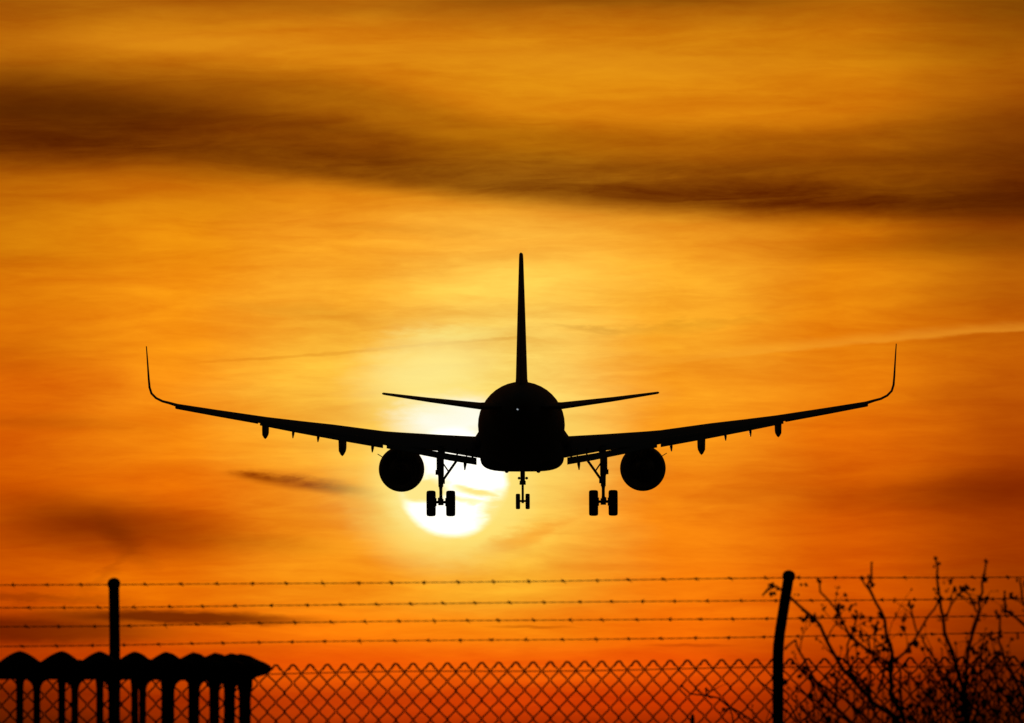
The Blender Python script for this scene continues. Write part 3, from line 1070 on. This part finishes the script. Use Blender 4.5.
# ------------------------------------------------------------------ leafless shrubs
def shrub(name_label, basepx, Y, stems, seed, extra, clusters=(), group='leafless shrubs by the fence'):
    """stems: list of (picture polylines top to bottom, thickness)"""
    rnd = random.Random(seed)
    u = Y / F
    base_ = Vector(((basepx - 512) * u, Y, 0))
    root = thing('shrub', name_label, 'shrub', base_, group)
    twigs, buds = MB(), MB()
    nb = [0]

    def bud(p, s):
        nb[0] += 1
        n = rnd.choice((1, 1, 2, 3))
        for _ in range(n):
            q = p + Vector((rnd.gauss(0, 1), rnd.gauss(0, 1), rnd.gauss(0, 1))) * s * (0.7 if n > 1 else 0.1)
            buds.ball(q, s * rnd.uniform(0.6, 1.15), (rnd.uniform(0.6, 1.2), 0.9, rnd.uniform(0.7, 1.2)), rnd.random(), 6, 4, 0.35)

    def grow(p, d, length, r, depth):
        n = max(3, int(length / 0.035))
        pts, rad = [p.copy()], [r]
        q = p.copy()
        for i in range(n):
            d = (d + Vector((rnd.gauss(0, 0.20), rnd.gauss(0, 0.20), rnd.gauss(0.04, 0.14)))).normalized()
            q = q + d * (length / n)
            pts.append(q.copy())
            rad.append(r * (1 - 0.6 * (i + 1) / n))
            if depth > 0 and rnd.random() < 0.42:
                sd = (d + Vector((rnd.gauss(0, 0.8), rnd.gauss(0, 0.6), rnd.gauss(0.1, 0.6)))).normalized()
                grow(q, sd, length * rnd.uniform(0.25, 0.55), r * 0.55, depth - 1)
            elif rnd.random() < 0.30:
                bud(q + Vector((rnd.gauss(0, 1), 0, rnd.gauss(0, 1))) * r, rnd.uniform(0.003, 0.0065))
        twigs.tube(pts, rad, 5)
        if rnd.random() < 0.75:
            bud(q, rnd.uniform(0.004, 0.0085))

    for pl, thick, side_rate in stems:
        thick *= 1.15
        yoff = rnd.uniform(-0.35, 0.35)
        P3 = []
        for j, (px, py) in enumerate(pl):
            t = 1 - j / (len(pl) - 1)
            p = W(px, py, Y + yoff * t)
            P3.append(p - base_)
        # carry on to the ground unless it springs from another stem
        if pl[-1][1] > 700:
            last = P3[-1]
            g0 = Vector((rnd.uniform(-0.10, 0.10), rnd.uniform(-0.1, 0.1), -0.02))
            for t in (0.3, 0.6, 0.85, 1.0):
                P3.append(last.lerp(g0, t) + Vector((rnd.gauss(0, 0.012), rnd.gauss(0, 0.012), 0)) * (1 - t))
        # densify with small crookedness
        pts = []
        for a, b in zip(P3, P3[1:]):
            n = max(1, int((b - a).length / 0.03))
            for i in range(n):
                pts.append(a.lerp(b, i / n) + Vector((rnd.gauss(0, 1), rnd.gauss(0, 1), 0)) * 0.0022)
        pts.append(P3[-1])
        L = [0]
        for a, b in zip(pts, pts[1:]):
            L.append(L[-1] + (b - a).length)
        rad = [0.0032 + (thick - 0.0032) * min(1, (l / 0.75)) ** 0.8 for l in L]
        m = MB()
        m.tube(pts, rad, 7)
        m.build('branch', M_BARK, root, fix=False)
        bud(pts[0], 0.006)
        for i in range(1, len(pts) - 1):
            if pts[i].z < 1.1:
                break
            d = (pts[i - 1] - pts[i]).normalized()
            if rnd.random() < side_rate * 1.3:
                sd = (d * 0.9 + Vector((rnd.choice((-1, 1)) * rnd.uniform(0.3, 1.0), rnd.gauss(0, 0.5), rnd.uniform(-0.1, 0.5)))).normalized()
                ln = min(rnd.uniform(0.05, 0.22) * min(1.6, 0.5 + L[i]), max(0.022, W(512, 588, Y).z - pts[i].z))
                grow(pts[i], sd, ln, max(0.0022, rad[i] * 0.48), 1)
            if rnd.random() < 0.12:
                bud(pts[i], rnd.uniform(0.004, 0.008))
    for cx_, cy_, sp_, n_ in clusters:
        for _ in range(int(n_ * 0.8)):
            bud(W(cx_ + rnd.gauss(0, sp_ * 1.25), cy_ + rnd.gauss(0, sp_ * 1.0), Y + rnd.gauss(0, 0.05)) - base_, rnd.uniform(0.0035, 0.0068))
    # undergrowth of thin shoots
    for (px0, px1, ytop0, ytop1, cnt) in extra:
        for _ in range(int(cnt * 1.1)):
            px = rnd.uniform(px0, px1)
            py = rnd.uniform(ytop0, ytop1)
            yo = rnd.uniform(-0.5, 0.5)
            top = W(px, py, Y + yo) - base_
            bot = Vector((top.x * 0.55 + rnd.gauss(0, 0.08), yo * 0.4, 0.9 + rnd.uniform(-0.2, 0.2)))
            n = 14
            pts, rad = [], []
            bend = Vector((rnd.gauss(0, 0.06), rnd.gauss(0, 0.05), 0))
            for i in range(n + 1):
                t = i / n
                pts.append(bot.lerp(top, t) + bend * math.sin(math.pi * t) + Vector((rnd.gauss(0, 0.004), 0, 0)))
                rad.append(0.0052 * (1 - 0.68 * t))
            twigs.tube(pts, rad, 5)
            for i in range(6, n):
                if rnd.random() < 0.5:
                    sd = Vector((rnd.gauss(0, 0.7), rnd.gauss(0, 0.5), rnd.uniform(0.1, 1))).normalized()
                    grow(pts[i], sd, rnd.uniform(0.05, 0.17), 0.0024, 1)
            bud(pts[-1], 0.006)
            # stub down to the ground
            g0 = Vector((bot.x * 0.4, bot.y * 0.4, -0.02))
            twigs.tube([g0, g0.lerp(bot, 0.5) + Vector((rnd.gauss(0, 0.02), 0, 0)), bot], [0.009, 0.007, 0.0052], 5)
    tw_ = twigs.build('twigs', M_BARK, root, fix=False)
    tw_['kind'] = 'stuff'
    bd_ = buds.build('seed_heads', M_BUD, root, fix=False)
    bd_['kind'] = 'stuff'
    return root


stA = [(871.7, 562.5), (871, 576), (866, 585), (876, 602.7), (884, 619), (887, 636), (892.5, 652.6), (891, 666.5), (890, 694), (899.5, 711), (906, 724)]
stA2 = [(862, 578), (868, 590), (876, 603)]
stA3 = [(893, 655), (899, 672), (901, 695), (903, 716), (908, 730)]
stB = [(763, 595), (768, 590), (776, 586.5), (784, 592), (791, 598.5), (804, 609.6), (815, 618), (823, 633), (831.5, 650), (842.6, 669), (856.5, 683), (873, 702.5), (892.5, 716), (900, 726)]
stC = [(818, 582), (820, 592), (834, 608), (845, 627.6), (851, 638.7), (866, 648), (880, 658), (892, 668)]
stC2 = [(857, 615), (852, 630), (848, 645), (847, 655), (850, 672), (862, 690)]
stL = [(785, 648), (795.5, 640), (799.6, 652.6), (812, 675), (828.7, 699.7), (845, 716), (856, 728)]
stN = [(797, 690), (815, 700), (832, 712), (850, 722), (866, 735)]
stO = [(868, 640), (872, 655), (880, 668), (893, 690)]
stP = [(800, 668), (822, 685), (846, 700), (870, 722), (884, 735)]
shrub('leafless shrub just right of the leaning fence post, its tallest twig forked like a hook', 905, 40.0,
      [(stA, 0.0085, 0.20), (stA2, 0.004, 0.3), (stA3, 0.008, 0.25), (stB, 0.0080, 0.30), (stC, 0.0050, 0.30), (stC2, 0.0046, 0.4), (stL, 0.0055, 0.30), (stN, 0.0055, 0.3), (stO, 0.0045, 0.4), (stP, 0.006, 0.35)], 11,
      [(800, 900, 672, 712, 16), (830, 925, 640, 690, 9)],
      [(815, 618, 6, 14), (857, 624, 7, 16), (853, 636, 4, 10), (768, 592, 4, 5), (776, 586, 3, 3), (803, 590, 3, 6), (875, 627, 3, 5), (866, 580, 3, 5), (825, 697, 6, 10), (846, 690, 5, 8)])
stD = [(936, 560), (937.5, 577), (939, 600), (944, 616.6), (945, 633), (952, 652.6), (959, 675), (964.6, 694), (967, 722)]
stE = [(939, 601), (928.6, 616.6), (917.5, 636), (906, 651), (895, 661), (884, 672), (878, 690)]
stK = [(910, 606), (913, 618), (917.5, 634)]
stF = [(987, 562), (985.4, 570), (982.6, 583), (978.5, 611), (973, 630.4), (968.8, 650), (967.4, 669), (962, 694), (966, 722)]
stJ = [(967, 589), (959, 594), (951, 605), (946, 618)]
stJ2 = [(966, 591), (972, 602), (977, 612)]
stQ = [(921, 640), (932, 655), (941, 676), (950, 700), (958, 724)]
stR = [(982, 650), (978, 675), (972, 700), (968, 726)]
shrub('leafless shrub with two tall upright wands, second from the right edge of the picture', 968, 39.0,
      [(stD, 0.0085, 0.24), (stE, 0.006, 0.25), (stK, 0.003, 0.1), (stF, 0.0075, 0.24), (stJ, 0.0036, 0.35), (stJ2, 0.003, 0.3), (stQ, 0.006, 0.35), (stR, 0.006, 0.35)], 23,
      [(905, 1005, 660, 712, 22), (925, 1000, 636, 670, 9)],
      [(943, 582, 3, 8), (939, 599, 2.5, 7), (966, 590, 3, 9), (945, 616, 3, 8), (979, 616, 3, 8), (937, 566, 2, 4), (968, 650, 4, 8)])
stG = [(1005, 592), (1007, 611), (1015, 618), (1027, 627), (1040, 640), (1050, 670), (1056, 722)]
stH = [(1000, 617), (999, 641.5), (1006, 661), (1014.5, 680), (1024, 702), (1035, 722)]
stI = [(1021, 582), (1023, 600), (1032, 625), (1046, 660), (1060, 720)]
stS = [(988, 665), (1000, 690), (1015, 710), (1028, 730)]
shrub('leafless shrub with thin arching twigs, cut off by the right edge of the picture', 1050, 39.5,
      [(stG, 0.007, 0.3), (stH, 0.0075, 0.3), (stI, 0.007, 0.3), (stS, 0.006, 0.35)], 37,
      [(990, 1080, 650, 710, 20), (1030, 1120, 600, 690, 12)],
      [(1004, 612, 3, 9), (1006, 594, 3, 6), (999, 641, 4, 9), (1015, 640, 5, 9), (1022, 586, 2, 4)])
stM = [(682, 686), (691.5, 694), (705.6, 695.5), (718, 698), (727.5, 705.6), (740, 712.7), (752.5, 721), (768, 735)]
stM2 = [(706, 690), (707, 696), (712, 698)]
stM3 = [(757, 680), (765, 686), (778, 694), (790, 706), (800, 724)]
stM4 = [(722, 712), (730, 708)]
shrub('low sprawling bare shrub behind the mesh between the stake and the leaning post', 800, 49.5,
      [(stM, 0.0042, 0.10), (stM2, 0.003, 0.1), (stM3, 0.0042, 0.14), (stM4, 0.003, 0.1)], 51, [(745, 800, 700, 722, 6)])
